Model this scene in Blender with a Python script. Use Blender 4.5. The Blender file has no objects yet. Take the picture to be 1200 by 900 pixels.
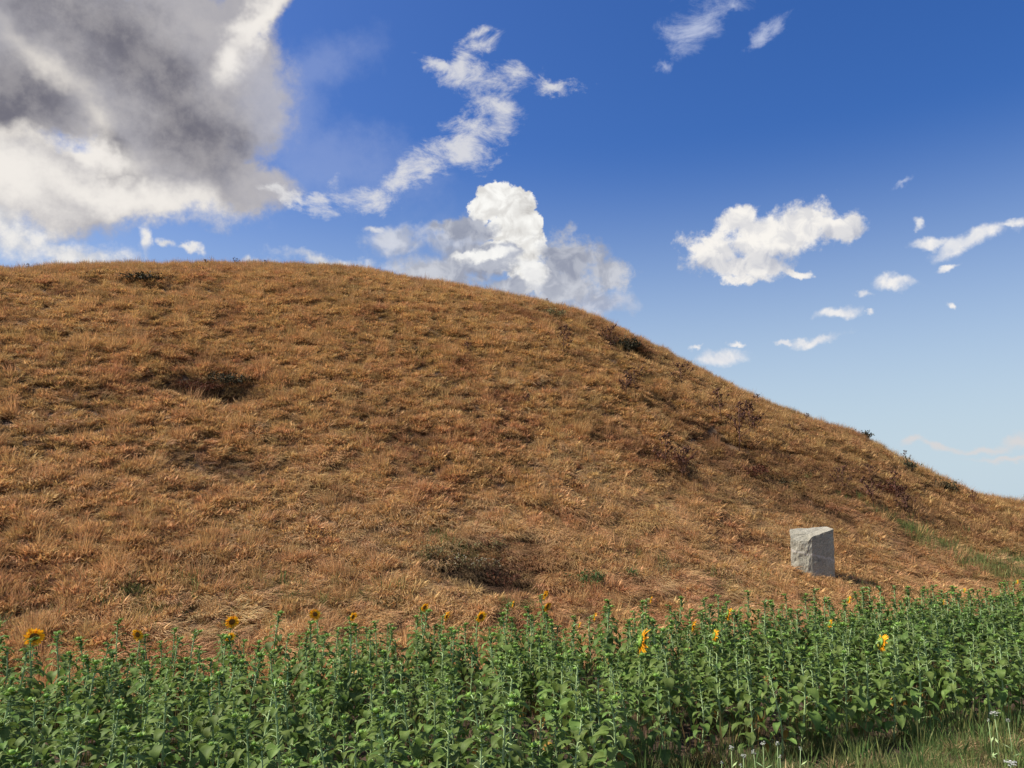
import bpy, bmesh, math, random
import numpy as np
from mathutils import Vector, Matrix, Euler
R = math.radians
random.seed(7); rng = np.random.default_rng(11)
S = bpy.context.scene; COL = S.collection

# ---------------------------------------------------------------- camera
HC = 2.9; FPX = 935.0; PITCH = R(9.1)
cam = bpy.data.cameras.new('camera'); co = bpy.data.objects.new('camera', cam); COL.objects.link(co)
cam.sensor_width = 36; cam.lens = FPX/1200*36; cam.clip_end = 20000
co.location = (0, 0, HC); co.rotation_euler = (R(90)+PITCH, 0, 0); S.camera = co

def ray(px, py):
    a = (px-600)/FPX; b = -(py-450)/FPX
    cp, sp = math.cos(PITCH), math.sin(PITCH)
    return a, cp - b*sp, sp + b*cp            # x, y, z direction
def azel(px, py):
    x, y, z = ray(px, py)
    return math.atan2(x, y), math.atan2(z, math.hypot(x, y))
def to_px(x, y, z):
    z = z-HC; cp, sp = math.cos(PITCH), math.sin(PITCH)
    f = y*cp+z*sp; u = -y*sp+z*cp
    return 600+FPX*x/f, 450-FPX*u/f

# ---------------------------------------------------------------- noise
def _hash(ix, iy, s):
    h = (ix.astype(np.int64)*374761393 + iy.astype(np.int64)*668265263 + s*982451653) & 0xffffffff
    h = ((h ^ (h >> 13))*1274126177) & 0xffffffff
    return ((h ^ (h >> 16)) & 0xffff)/65535.0
def vnoise(x, y, s=0):
    ix = np.floor(x); iy = np.floor(y); fx = x-ix; fy = y-iy
    fx = fx*fx*(3-2*fx); fy = fy*fy*(3-2*fy)
    a = _hash(ix, iy, s); b = _hash(ix+1, iy, s); c = _hash(ix, iy+1, s); d = _hash(ix+1, iy+1, s)
    return (a*(1-fx)+b*fx)*(1-fy)+(c*(1-fx)+d*fx)*fy
def fbm(x, y, s=0, o=4):
    t = 0; a = .5; n = 0
    for k in range(o):
        t = t+a*vnoise(x*2**k+17.3*k, y*2**k-9.1*k, s+k); n += a; a *= .5
    return t/n
def sstep(a, b, x):
    t = np.clip((x-a)/(b-a), 0, 1); return t*t*(3-2*t)

# ---------------------------------------------------------------- terrain
SIL = [(0,313),(100,308),(200,306),(300,307),(400,313),(480,324),(560,337),(600,344),(650,354),(700,370),(750,392),(800,417),
       (850,441),(900,463),(950,478),(1000,495),(1050,522),(1100,549),(1150,568),(1200,579)]
sa = []; se = []
for p in SIL:
    a, e = azel(*p); sa.append(a); se.append(e)
sa = [-1.75,-1.45,-1.1,-.85] + sa + [.72,.9,1.2,1.6]
se = [-.07,0.0,.15,.25] + se + [-.01,-.035,-.06,-.075]
sa = np.array(sa); se = np.array(se)
_t = np.linspace(-1.75, 1.6, 400); _e = np.interp(_t, sa, se)
_k = np.exp(-np.linspace(-2, 2, 9)**2); _k /= _k.sum()
_e = np.convolve(np.pad(_e, 4, mode='edge'), _k, 'valid')
def crest_el(a): return np.interp(a, _t, _e)
def foot_d(a):
    return 15.6/np.clip(np.cos(a)-np.where(a > 0, .46, .4)*np.sin(a), .45, 5)
def crest_d(a):
    return np.interp(a, [-1.7,-.6,-.35,0,.35,.58,1.0,1.6], [34,41,44,43,41,41,44,50])
def Hs(x, y):
    a = np.arctan2(x, y); d = np.hypot(x, y)
    df = foot_d(a); dc = np.maximum(crest_d(a), df+8); te = np.tan(crest_el(a))
    zc = HC-.30-.42*sstep(-.1, .5, a)+dc*te; zf = -.05
    L = dc-df; t = np.clip((d-df)/L, 0, 1)
    m1 = te*L/np.maximum(zc-zf, .3); m0 = .55
    t2 = t*t; t3 = t2*t
    s = (t3-2*t2+t)*m0 + (-2*t3+3*t2) + (t3-t2)*m1
    z = zf+(zc-zf)*s
    u = np.maximum(d-dc, 0)
    z = np.where(d > dc, zc+te*u-.017*u*u, z)
    z = np.where(d < df, zf-.15*np.clip(df-d, 0, 3), z)
    return np.maximum(z, -.6)
DENTS = []     # x, y, rx, ry, rot, depth
def H(x, y):
    x = np.asarray(x, float); y = np.asarray(y, float)
    z = Hs(x, y)
    w = np.clip((np.hypot(x, y)-foot_d(np.arctan2(x, y)))/6, 0, 1)
    z = z + w*((fbm(x/4.5, y/4.5, 3)-.5)*.42 + (fbm(x/.9, y/.9, 8, 3)-.5)*.24)
    for (cx, cy, rx, ry, ro, dp) in DENTS:
        c, s = math.cos(ro), math.sin(ro); X = (x-cx)*c+(y-cy)*s; Y = -(x-cx)*s+(y-cy)*c
        z = z - dp*np.exp(-(X/rx)**2-(Y/ry)**2)
    return z
def hit(px, py, dmax=110):
    rx, ry, rz = ray(px, py); h = math.hypot(rx, ry)
    d = np.linspace(6, dmax, 5200); x = rx/h*d; y = ry/h*d
    z = HC+rz/h*d; g = np.maximum(H(x, y), 0)
    k = np.where(z <= g)[0]
    if len(k) == 0:                                  # just over the crest: take the closest point to the sight line
        k = [int(np.argmin((z-g)+np.where((d < 25), 99, 0)))]
    k = k[0]; return float(x[k]), float(y[k]), float(g[k])

for (px, py, rx, ry, ro, dp) in [(240,457,1.9,.8,.1,.38),(150,331,3.0,.9,0,.7),(60,345,2.0,.5,0,.2),(575,672,1.6,.8,0,.35),
        (270,552,1.2,.6,.2,.15),(735,408,1.6,.9,0,.5),(400,590,.8,.4,0,.1)]:
    x, y, z = hit(px, py); DENTS.append((x, y, rx, ry, ro, dp))
# an eroded gully running down the right flank, a second one near the skyline
def gully(pts, wid, dp):
    W = [hit(*p) for p in pts]
    for (a, b) in zip(W[:-1], W[1:]):
        n = max(1, int(math.hypot(b[0]-a[0], b[1]-a[1])/1.3))
        for k in range(n):
            t = (k+.5)/n; DENTS.append((a[0]+(b[0]-a[0])*t, a[1]+(b[1]-a[1])*t, .9, wid, math.atan2(b[1]-a[1], b[0]-a[0]), dp*random.uniform(.6, 1.1)))
gully([(640,365),(700,410),(753,453),(807,490),(867,530),(905,562)], .42, .42)
gully([(985,500),(1040,530),(1075,560),(1110,578),(1150,600)], .45, .36)
gully([(900,560),(950,590),(985,610)], .3, .2)
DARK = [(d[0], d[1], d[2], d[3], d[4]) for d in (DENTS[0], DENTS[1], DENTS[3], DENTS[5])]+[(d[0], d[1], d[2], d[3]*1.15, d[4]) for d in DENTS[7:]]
FAINT = [(d[0], d[1], d[2], d[3], d[4]) for d in (DENTS[2], DENTS[4], DENTS[6])]
RUST = []
for (px, py, rx, ry, ro) in [(880,560,3.2,1.2,-.7),(830,520,3,1.2,-.7),(1060,590,2.6,1.2,-.6),(1010,560,3,1.0,-.6),(780,545,2.0,1.0,-.4),(1110,590,2.4,.8,-.6),(720,400,3,1,-.5),(600,650,1.5,.8,0),(950,560,2,1,-.6),(640,380,3,1,-.3)]:
    X_, Y_, Z_ = hit(px, py); RUST.append((X_, Y_, rx, ry, ro))

# ---------------------------------------------------------------- object helpers
def tag(o, label=None, cat=None, group=None, kind=None):
    if label: o['label'] = label
    if cat: o['category'] = cat
    if group: o['group'] = group
    if kind: o['kind'] = kind
    return o
def empty(name, loc, rz=0, sc=1):
    o = bpy.data.objects.new(name, None); COL.objects.link(o); o.location = loc; o.rotation_euler = (0, 0, rz); o.scale = (sc,)*3
    o.empty_display_size = .1
    return o
class MB:
    def __init__(s): s.v = []; s.f = []; s.m = []
    def add(s, vs, fs, m=0):
        n = len(s.v); s.v += [tuple(p) for p in vs]; s.f += [tuple(i+n for i in f) for f in fs]; s.m += [m]*len(fs)
    def tube(s, pts, rad, n=5, m=0, cap=True):
        pts = [Vector(p) for p in pts]; vs = []; fs = []
        up = None
        for i, p in enumerate(pts):
            t = (pts[min(i+1, len(pts)-1)]-pts[max(i-1, 0)]).normalized()
            if up is None: up = t.orthogonal().normalized()
            up = (up-t*up.dot(t)).normalized(); b = t.cross(up)
            r = rad[i] if hasattr(rad, '__len__') else rad
            for k in range(n):
                a = 2*math.pi*k/n; vs.append(p+(up*math.cos(a)+b*math.sin(a))*r)
        for i in range(len(pts)-1):
            for k in range(n):
                fs.append((i*n+k, i*n+(k+1) % n, (i+1)*n+(k+1) % n, (i+1)*n+k))
        if cap: fs.append(tuple(range(n))[::-1]); fs.append(tuple((len(pts)-1)*n+k for k in range(n)))
        s.add(vs, fs, m)
    def mesh(s, name, mats, smooth=True):
        me = bpy.data.meshes.new(name); me.from_pydata(s.v, [], s.f)
        for m in (mats if isinstance(mats, (list, tuple)) else [mats]): me.materials.append(m)
        if s.m and max(s.m) > 0: me.polygons.foreach_set('material_index', s.m)
        if smooth: me.polygons.foreach_set('use_smooth', [True]*len(me.polygons))
        me.update(); return me
def mobj(name, me, parent=None):
    o = bpy.data.objects.new(name, me); COL.objects.link(o)
    if parent: o.parent = parent
    return o

# ---------------------------------------------------------------- material helpers
def mat(name):
    m = bpy.data.materials.new(name); m.use_nodes = True
    nt = m.node_tree; return m, nt, nt.nodes['Principled BSDF'], nt.nodes['Material Output']
def nd(nt, t, **kw):
    n = nt.nodes.new(t)
    for k, v in kw.items(): setattr(n, k, v)
    return n
def ramp(nt, src, stops, interp='LINEAR'):
    r = nd(nt, 'ShaderNodeValToRGB'); r.color_ramp.interpolation = interp
    e = r.color_ramp.elements
    while len(e) > 1: e.remove(e[-1])
    e[0].position = stops[0][0]; e[0].color = (*stops[0][1], 1)
    for p, c in stops[1:]:
        q = e.new(p); q.color = (*c, 1)
    nt.links.new(src, r.inputs[0]); return r.outputs[0]
def noise(nt, scale, detail=4, rough=.55, vec=None):
    n = nd(nt, 'ShaderNodeTexNoise'); n.inputs['Scale'].default_value = scale; n.inputs['Detail'].default_value = detail
    n.inputs['Roughness'].default_value = rough
    if vec is not None: nt.links.new(vec, n.inputs['Vector'])
    return n
def wpos(nt): return nd(nt, 'ShaderNodeNewGeometry').outputs['Position']
def translucent(nt, bsdf, out, colsock, fac, gain=1.2):
    tr = nd(nt, 'ShaderNodeBsdfTranslucent'); mx = nd(nt, 'ShaderNodeMixShader'); mx.inputs[0].default_value = fac
    nt.links.new(colsock, tr.inputs[0]); nt.links.new(bsdf.outputs[0], mx.inputs[1]); nt.links.new(tr.outputs[0], mx.inputs[2])
    nt.links.new(mx.outputs[0], out.inputs[0])

def grass_mat(name, rough=.75, tr=.3, vary=.35):
    m, nt, b, out = mat(name)
    at = nd(nt, 'ShaderNodeAttribute'); at.attribute_type = 'INSTANCER'; at.attribute_name = 'tint'
    oi = nd(nt, 'ShaderNodeObjectInfo'); g = nd(nt, 'ShaderNodeNewGeometry')
    # each blade is its own mesh island: vary brightness and hue a little blade by blade
    mr = nd(nt, 'ShaderNodeMapRange'); mr.inputs['To Min'].default_value = 1-vary; mr.inputs['To Max'].default_value = 1+vary
    nt.links.new(g.outputs['Random Per Island'], mr.inputs[0])
    hs = nd(nt, 'ShaderNodeHueSaturation'); nt.links.new(at.outputs['Color'], hs.inputs['Color']); nt.links.new(mr.outputs[0], hs.inputs['Value'])
    m2 = nd(nt, 'ShaderNodeMapRange'); m2.inputs['To Min'].default_value = .485; m2.inputs['To Max'].default_value = .515
    nt.links.new(oi.outputs['Random'], m2.inputs[0]); nt.links.new(m2.outputs[0], hs.inputs['Hue'])
    nt.links.new(hs.outputs[0], b.inputs['Base Color']); b.inputs['Roughness'].default_value = rough
    b.inputs['Specular IOR Level'].default_value = .25
    translucent(nt, b, out, hs.outputs[0], tr); return m
M_DRY = grass_mat('dry_grass', .8, .3, .5); M_GREEN = grass_mat('green_grass', .6, .35, .3)

def ground_mat(name, stops, sc=1.2):
    m, nt, b, out = mat(name); p = wpos(nt)
    n1 = noise(nt, sc, 8, .65, p)
    c = ramp(nt, n1.outputs[0], stops); nt.links.new(c, b.inputs['Base Color']); b.inputs['Roughness'].default_value = .95
    n2 = noise(nt, 9, 8, .7, p); bp = nd(nt, 'ShaderNodeBump'); bp.inputs['Strength'].default_value = .8; bp.inputs['Distance'].default_value = .06
    nt.links.new(n2.outputs[0], bp.inputs['Height']); nt.links.new(bp.outputs[0], b.inputs['Normal'])
    return m
M_SOIL = ground_mat('field_soil', [(.3,(.03,.017,.010)),(.5,(.065,.035,.02)),(.7,(.11,.06,.034))])
M_MOUND = ground_mat('mound_thatch', [(.3,(.06,.034,.018)),(.5,(.12,.07,.034)),(.7,(.2,.12,.06))], 2.2)

def plain(name, stops, sc=8, rough=.6, tr=0, sp=.3, vary=0):
    m, nt, b, out = mat(name)
    tc = nd(nt, 'ShaderNodeTexCoord'); n = noise(nt, sc, 5, .6, tc.outputs['Object'])
    c = ramp(nt, n.outputs[0], stops)
    if vary:
        oi = nd(nt, 'ShaderNodeObjectInfo'); g = nd(nt, 'ShaderNodeNewGeometry')
        hs = nd(nt, 'ShaderNodeHueSaturation'); ad = nd(nt, 'ShaderNodeMath', operation='ADD')
        nt.links.new(oi.outputs['Random'], ad.inputs[0]); nt.links.new(g.outputs['Random Per Island'], ad.inputs[1])
        mr = nd(nt, 'ShaderNodeMapRange'); mr.inputs['From Max'].default_value = 2
        mr.inputs['To Min'].default_value = 1-vary; mr.inputs['To Max'].default_value = 1+vary
        nt.links.new(ad.outputs[0], mr.inputs[0]); nt.links.new(mr.outputs[0], hs.inputs['Value'])
        mh = nd(nt, 'ShaderNodeMapRange'); mh.inputs['To Min'].default_value = .48; mh.inputs['To Max'].default_value = .515
        nt.links.new(g.outputs['Random Per Island'], mh.inputs[0]); nt.links.new(mh.outputs[0], hs.inputs['Hue'])
        nt.links.new(c, hs.inputs['Color']); c = hs.outputs[0]
    nt.links.new(c, b.inputs['Base Color']); b.inputs['Roughness'].default_value = rough; b.inputs['Specular IOR Level'].default_value = sp
    if tr: translucent(nt, b, out, c, tr)
    return m
M_LEAF = plain('sunflower_leaf', [(.3,(.085,.15,.03)),(.55,(.14,.215,.048)),(.75,(.21,.29,.08))], 14, .6, .34, .22, .35)
M_LEAFY = plain('yellowed_leaf', [(.3,(.3,.16,.04)),(.7,(.5,.3,.06))], 9, .7, .2, .2)
M_STEM = plain('sunflower_stem', [(.3,(.27,.38,.15)),(.7,(.38,.49,.22))], 10, .6, 0, .3, .15)
M_BUD = plain('sunflower_bud', [(.3,(.13,.25,.035)),(.7,(.22,.37,.06))], 30, .6, .15, .3, .2)
M_PETAL = plain('sunflower_petal', [(.3,(.85,.4,.01)),(.7,(.95,.55,.03))], 10, .5, .35, .3, .1)
M_DISC = plain('sunflower_disc', [(.35,(.09,.03,.008)),(.6,(.25,.1,.015))], 60, .8)
M_THIS = plain('dead_thistle_stem', [(.3,(.055,.025,.016)),(.7,(.12,.055,.03))], 8, .8)
M_THH = plain('dead_thistle_head', [(.3,(.045,.02,.013)),(.7,(.12,.05,.03))], 20, .85)
M_SHD = plain('dark_shrub_leaf', [(.3,(.03,.035,.015)),(.7,(.07,.06,.03))], 5, .7, .15, .2, .35)
M_SHR = plain('russet_shrub_leaf', [(.3,(.07,.028,.015)),(.7,(.16,.06,.03))], 5, .8, .15, .2, .35)
M_SHG = plain('green_shrub_leaf', [(.3,(.06,.11,.03)),(.7,(.13,.2,.06))], 5, .6, .25, .2, .3)
M_SHO = plain('olive_shrub_leaf', [(.3,(.12,.12,.045)),(.7,(.24,.2,.09))], 5, .7, .2, .2, .3)
M_SEED = plain('pale_seed_head', [(.3,(.4,.36,.25)),(.7,(.6,.55,.42))], 12, .7, .2)
M_WHITE = plain('white_umbel', [(.3,(.5,.5,.44)),(.7,(.68,.68,.64))], 12, .7, .2)
M_TWIG = plain('twig', [(.3,(.06,.035,.022)),(.7,(.13,.08,.05))], 8, .85)

# ---------------------------------------------------------------- ground and mound
def grid_mesh(name, AX, AY, Z, m):
    ny, nx = AX.shape
    me = bpy.data.meshes.new(name); v = np.stack([AX, AY, Z], -1).reshape(-1, 3)
    i = np.arange(ny*nx).reshape(ny, nx)
    q = np.stack([i[:-1,:-1], i[:-1,1:], i[1:,1:], i[1:,:-1]], -1).reshape(-1, 4)
    me.vertices.add(len(v)); me.vertices.foreach_set('co', v.ravel().astype('f'))
    me.loops.add(q.size); me.loops.foreach_set('vertex_index', q.ravel())
    me.polygons.add(len(q)); me.polygons.foreach_set('loop_start', np.arange(0, q.size, 4)); me.polygons.foreach_set('loop_total', np.full(len(q), 4))
    me.polygons.foreach_set('use_smooth', np.ones(len(q), bool))
    me.update(calc_edges=True); me.materials.append(m); return me
gr = np.concatenate([[-6000,-2500,-900,-300,-120,-60], np.arange(-30, 45.01, .3), [60,120,300,900,2500,6000]])
GX, GY = np.meshgrid(gr, gr[::1]+0)
def Hg(x, y):
    near = np.exp(-((x-3)**2+(y-12)**2)/500)
    u = x; v = (y-.37*x)
    return near*((fbm(x/.8, y/.8, 21, 3)-.5)*.10 + .035*np.cos(v*2*math.pi/.68))
GZ = Hg(GX, GY)
go = mobj('ground', grid_mesh('ground', GX, GY, GZ, M_SOIL)); tag(go, kind='structure')
go['label'] = 'reddish brown bare soil of the sunflower field'
ta = np.linspace(R(-98), R(88), 620)
td = np.concatenate([np.linspace(0, 1, 170)**.9*46, 46+np.linspace(0, 1, 40)[1:]**1.3*70])
TA, TD = np.meshgrid(ta, td); D0 = foot_d(TA)-2.2+TD
MX = np.sin(TA)*D0; MY = np.cos(TA)*D0
mo = mobj('hill', grid_mesh('hill', MX, MY, H(MX, MY), M_MOUND)); tag(mo, kind='structure')
mo['label'] = 'round grassy burial mound rising behind the sunflowers'

# ---------------------------------------------------------------- instanced grass
def tuft(name, n, rad, hgt, wid, lean, lodge, seed, m, segs=3, drop=0):
    r = np.random.default_rng(seed); V = []; F = []
    for i in range(n):
        a = r.uniform(0, 2*math.pi); q = rad*math.sqrt(r.uniform(0, 1))
        root = np.array([q*math.cos(a), q*math.sin(a), -.03])
        L = hgt*r.uniform(.55, 1.1)
        la = a+r.normal(0, .7) if r.uniform() < .7 else r.uniform(0, 6.28)
        hd = np.array([math.cos(la), math.sin(la), 0])*lean*r.uniform(.3, 1.3)
        if lodge: hd = hd*.45+np.array([lodge*r.uniform(.5, 1.15), r.normal(0, .22), 0])
        w = wid*r.uniform(.6, 1.3); fa = r.uniform(0, math.pi); side = np.array([math.cos(fa), math.sin(fa), 0])
        ws = [.7, .8, .75, 0] if not seed_head[0] or r.uniform() < .45 else [.4, .4, 1.7, 0]
        k0 = len(V)
        hm = np.linalg.norm(hd)
        for k in range(segs+1):
            t = k/segs
            up = t*L*(1-.35*hm*t) if not lodge else L*(t*(1.05)-t*t*(.66+drop))
            p = root+np.array([0, 0, up])+hd*L*t**1.5
            w_ = w*ws[min(k, 3)] if segs == 3 else w*(1-t)
            if k == segs: V.append(p)
            else: V.append(p-side*w_/2); V.append(p+side*w_/2)
        for k in range(segs-1): F.append((k0+2*k, k0+2*k+1, k0+2*k+3, k0+2*k+2))
        F.append((k0+2*segs-2, k0+2*segs-1, k0+2*segs))
    me = bpy.data.meshes.new(name); me.from_pydata([tuple(v) for v in V], [], F); me.materials.append(m)
    return bpy.data.objects.new(name, me)
seed_head = [False]
def coll(name, objs):
    c = bpy.data.collections.new(name)
    for o in objs: c.objects.link(o)
    return c
def scatter(name, P, rot, sc, idx, tint, c, m, label):
    n = len(P); me = bpy.data.meshes.new(name); me.vertices.add(n); me.vertices.foreach_set('co', P.astype('f').ravel())
    for an, ty, da, key in (('rot','FLOAT_VECTOR',rot,'vector'),('scl','FLOAT_VECTOR',sc,'vector'),('tint','FLOAT_COLOR',np.c_[tint, np.ones(n)],'color')):
        a = me.attributes.new(an, ty, 'POINT'); a.data.foreach_set(key, np.ascontiguousarray(da, dtype='f').ravel())
    a = me.attributes.new('pick', 'INT', 'POINT'); a.data.foreach_set('value', idx.astype('i'))
    me.materials.append(m)
    o = mobj(name, me); tag(o, label, None, None, 'stuff')
    ng = bpy.data.node_groups.new(name, 'GeometryNodeTree')
    ng.interface.new_socket('Geometry', in_out='INPUT', socket_type='NodeSocketGeometry')
    ng.interface.new_socket('Geometry', in_out='OUTPUT', socket_type='NodeSocketGeometry')
    gi = ng.nodes.new('NodeGroupInput'); gout = ng.nodes.new('NodeGroupOutput')
    ci = ng.nodes.new('GeometryNodeCollectionInfo'); ci.inputs['Collection'].default_value = c; ci.inputs['Separate Children'].default_value = True; ci.inputs['Reset Children'].default_value = True
    ip = ng.nodes.new('GeometryNodeInstanceOnPoints'); ip.inputs['Pick Instance'].default_value = True
    def na(nm, dt):
        q = ng.nodes.new('GeometryNodeInputNamedAttribute'); q.data_type = dt; q.inputs['Name'].default_value = nm; return q.outputs['Attribute']
    L = ng.links.new
    L(gi.outputs[0], ip.inputs['Points']); L(ci.outputs[0], ip.inputs['Instance']); L(na('pick','INT'), ip.inputs['Instance Index'])
    e2r = ng.nodes.new('FunctionNodeEulerToRotation'); L(na('rot','FLOAT_VECTOR'), e2r.inputs[0]); L(e2r.outputs[0], ip.inputs['Rotation'])
    L(na('scl','FLOAT_VECTOR'), ip.inputs['Scale']); L(ip.outputs[0], gout.inputs[0])
    md = o.modifiers.new('grass', 'NODES'); md.node_group = ng
    return o

seed_head[0] = True
dry = [tuft('dry_a%d' % k, 95, .15, .22, .019, .95, 0, 40+k, M_DRY) for k in range(5)]       # 0-4 clumps with seed heads
seed_head[0] = False
dry += [tuft('dry_b%d' % k, 75, .2, .44, .014, .5, .7, 60+k, M_DRY, 3) for k in range(4)]   # 5-8 lodged, combed over
dry += [tuft('dry_c%d' % k, 60, .18, .52, .010, .35, 0, 80+k, M_DRY) for k in range(3)]        # 9-11 loose taller wisps
CD = coll('dry_tufts', dry)

def patch(x, y, lst, grow=1.0):
    f = np.zeros_like(x)
    for (cx, cy, rx, ry, ro) in lst:
        c, s = math.cos(ro), math.sin(ro); X = (x-cx)*c+(y-cy)*s; Y = -(x-cx)*s+(y-cy)*c
        f = np.maximum(f, np.exp(-((X/rx/grow)**2+(Y/ry/grow)**2)))
    return f
# area of the mound: near side dense, beyond the crest thinner
def mound_points(n, dmax_extra=9, amin=-44, amax=42):
    a = rng.uniform(R(amin), R(amax), n); df = foot_d(a)-1.1; dm = crest_d(a)+dmax_extra
    d = np.sqrt(rng.uniform(0, 1, n)*(dm**2-df**2)+df**2)
    keep = rng.uniform(0, 1, n) < (dm**2-df**2)/(60.**2-12**2)*1.3
    return np.sin(a[keep])*d[keep], np.cos(a[keep])*d[keep]
x, y = mound_points(300000)
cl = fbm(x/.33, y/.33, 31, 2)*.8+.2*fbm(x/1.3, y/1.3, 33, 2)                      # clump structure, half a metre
cl2 = fbm(x/2.6, y/2.6, 35, 4)
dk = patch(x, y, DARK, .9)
a = np.arctan2(x, y); df = foot_d(a); dc = crest_d(a); t = (np.hypot(x, y)-df)/(dc-df)
px_, py_ = to_px(x, y, H(x, y))
# lodged zone: lower middle and right flank
lod = .03+.6*sstep(.42, .9, fbm(x/3.5, y/3.5, 51, 4)*.75+.5*sstep(.85, .1, t)*sstep(-14, 4, x)+.12*sstep(2, 12, x))
keep = rng.uniform(0, 1, len(x)) < np.clip(.42+2.2*(cl-.45)+.7*(cl2-.5), .28, 1)*(1-.3*dk)
x, y, cl, cl2, dk, t, lod = [q[keep] for q in (x, y, cl, cl2, dk, t, lod)]
n = len(x); z = H(x, y)
isl = rng.uniform(0, 1, n) < lod; wisp = rng.uniform(0, 1, n) < .05+.25*(t > .93)
idx = np.where(isl, rng.integers(5, 9, n), np.where(wisp, rng.integers(9, 12, n), rng.integers(0, 5, n)))
flow = -1.0+2.6*(fbm(x/3.2, y/3.2, 71, 3)-.5)*2.2+.25*rng.normal(0, 1, n)    # lodged grass lies down-slope, swirling
rz = np.where(isl, flow, rng.uniform(0, 6.28, n))
eps = .3
gx = (Hs(x+eps, y)-Hs(x-eps, y))/(2*eps); gy = (Hs(x, y+eps)-Hs(x, y-eps))/(2*eps)
# lean the tuft half way to the slope's normal (lodged ones fully)
lf = np.where(isl, .9, .35)
tl = np.where(isl, .1, .3); nx, ny_ = -gx*lf+tl*rng.normal(0, 1, n), -gy*lf+tl*rng.normal(0, 1, n)
# euler XYZ with z first in local space: build by tilt about world axes -> approx rx = -atan(ny), ry = atan(nx) after rz
M_rx = []; 
def euler_from(nx, ny, rz):
    out = np.zeros((len(nx), 3)); nz = np.ones_like(nx); l = np.sqrt(nx*nx+ny*ny+1); X, Y, Z = nx/l, ny/l, nz/l
    # basis: z axis = n, x axis = horizontal heading projected
    hx, hy = np.cos(rz), np.sin(rz); dt = hx*X+hy*Y
    ax = np.stack([hx-dt*X, hy-dt*Y, -dt*Z], -1); ax /= np.linalg.norm(ax, axis=1)[:, None]
    az = np.stack([X, Y, Z], -1); ay = np.cross(az, ax)
    # matrix columns ax, ay, az -> XYZ euler
    m20 = ax[:, 2]; m21 = ay[:, 2]; m22 = az[:, 2]; m10 = ax[:, 1]; m00 = ax[:, 0]
    out[:, 1] = np.arcsin(np.clip(-m20, -1, 1)); out[:, 0] = np.arctan2(m21, m22); out[:, 2] = np.arctan2(m10, m00)
    return out
rot = euler_from(nx, ny_, rz)
s = (.36+1.15*cl)*rng.uniform(.75, 1.2, n)*np.where(t > .9, .85, 1)
s *= 1-.3*dk
sc = np.stack([s, s, s*rng.uniform(.8, 1.15, n)], -1)
# grass colour: olive brown high up, orange-tan low down, pale straw where it is combed flat, with shade painted into clump gaps and gullies
up = np.array([.52,.315,.125]); lowc = np.array([.59,.36,.155]); pale = np.array([.60,.405,.20]); rust = np.array([.38,.19,.085]); oliv = np.array([.28,.185,.08])
w = sstep(.75, .12, t+.25*(cl2-.5))[:, None]
tint = up*(1-w)+lowc*w
w = (isl*sstep(.45, .65, fbm(x/2, y/2, 91, 3))*.7)[:, None]; tint = tint*(1-w)+pale*w
w = (sstep(.55, .72, fbm(x/1.6, y/1.6, 95, 4))*.6)[:, None]; tint = tint*(1-w)+rust*w
w = (sstep(.56, .7, fbm(x/2.4, y/2.4, 99, 3))*.3*sstep(.2, .6, t))[:, None]; tint = tint*(1-w)+oliv*w
tint = tint*(.40+1.2*cl[:, None])*rng.uniform(.68, 1.3, (n, 1)); tint = tint*np.minimum(1, .60/np.maximum(tint[:, :1], .01))  # darker between clumps: the shade of the gaps is painted into the tint
w = (sstep(.1, .8, patch(x, y, RUST)*.9+.8*(cl2-.5))*.55)[:, None]; tint = tint*(1-w)+np.array([.25,.12,.052])*w
w = (patch(x, y, FAINT)*.45)[:, None]; tint = tint*(1-w)+np.array([.16,.09,.055])*w
w = (.22*sstep(2, 12, x)*sstep(.2, .5, t))[:, None]; tint = tint*(1-w)+np.array([.2,.12,.055])*w
w = (sstep(.25, .7, dk+.5*(cl2-.5)+.1*rng.normal(0, 1, n))*.85)[:, None]; tint = tint*(1-w)+np.array([.085,.05,.028])*w  # dark weeds in the hollows; along the gullies also shading painted as tint
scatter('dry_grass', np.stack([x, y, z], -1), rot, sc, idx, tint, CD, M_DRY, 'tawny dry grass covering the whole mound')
print('dry tufts', n)

# green growth: verge in front (lower right), swath on the right foot of the mound, weeds along the foot
seed_head[0] = False
gtu = [tuft('green_a%d' % k, 42, .16, .30, .008, .8, 0, 140+k, M_GREEN) for k in range(4)]
gtu += [tuft('green_w%d' % k, 40, .11, .28, .018, 1.0, 0, 150+k, M_GREEN, 3) for k in range(3)]       # broad weeds
seed_head[0] = True
gtu += [tuft('green_s%d' % k, 9, .10, .62, .011, .25, 0, 160+k, M_GREEN) for k in range(3)]         # tall flowering stalks
CG = coll('green_tufts', gtu)
def near_edge(x): return 8.75+.345*x
def far_edge(x): return 14.9+.40*x+.17*np.maximum(0, x-5)
PX = []; TI = []; ID = []; SC = []
def put(x, y, z, idx, s, tint): PX.append(np.stack([x, y, z], -1)); ID.append(idx); SC.append(s); TI.append(tint)
gcol = np.array([.10,.17,.045]); gyel = np.array([.24,.24,.08]); gstraw = np.array([.42,.31,.15])
n = 11000; x = rng.uniform(-6, 14, n); y = near_edge(x)+.45-rng.exponential(1.5, n)
k = (y > 3) & (fbm(x/.9, y/.5, 61, 3) > .33+.16*rng.uniform(0, 1, n)*(y > near_edge(x)-.8)) & (rng.uniform(0, 1, n) < np.clip(.12+.16*(x+1), .05, 1)); x, y = x[k], y[k]; n = len(x)
r1 = rng.uniform(0, 1, n); idx = np.where(r1 < .52, rng.integers(0, 4, n), np.where(r1 < .82, rng.integers(4, 7, n), rng.integers(7, 10, n)))
c = gcol*(1-r1[:, None]*0)+0; mixw = rng.uniform(0, 1, (n, 1))**2; c = c*(1-mixw)+gyel*mixw
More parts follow.
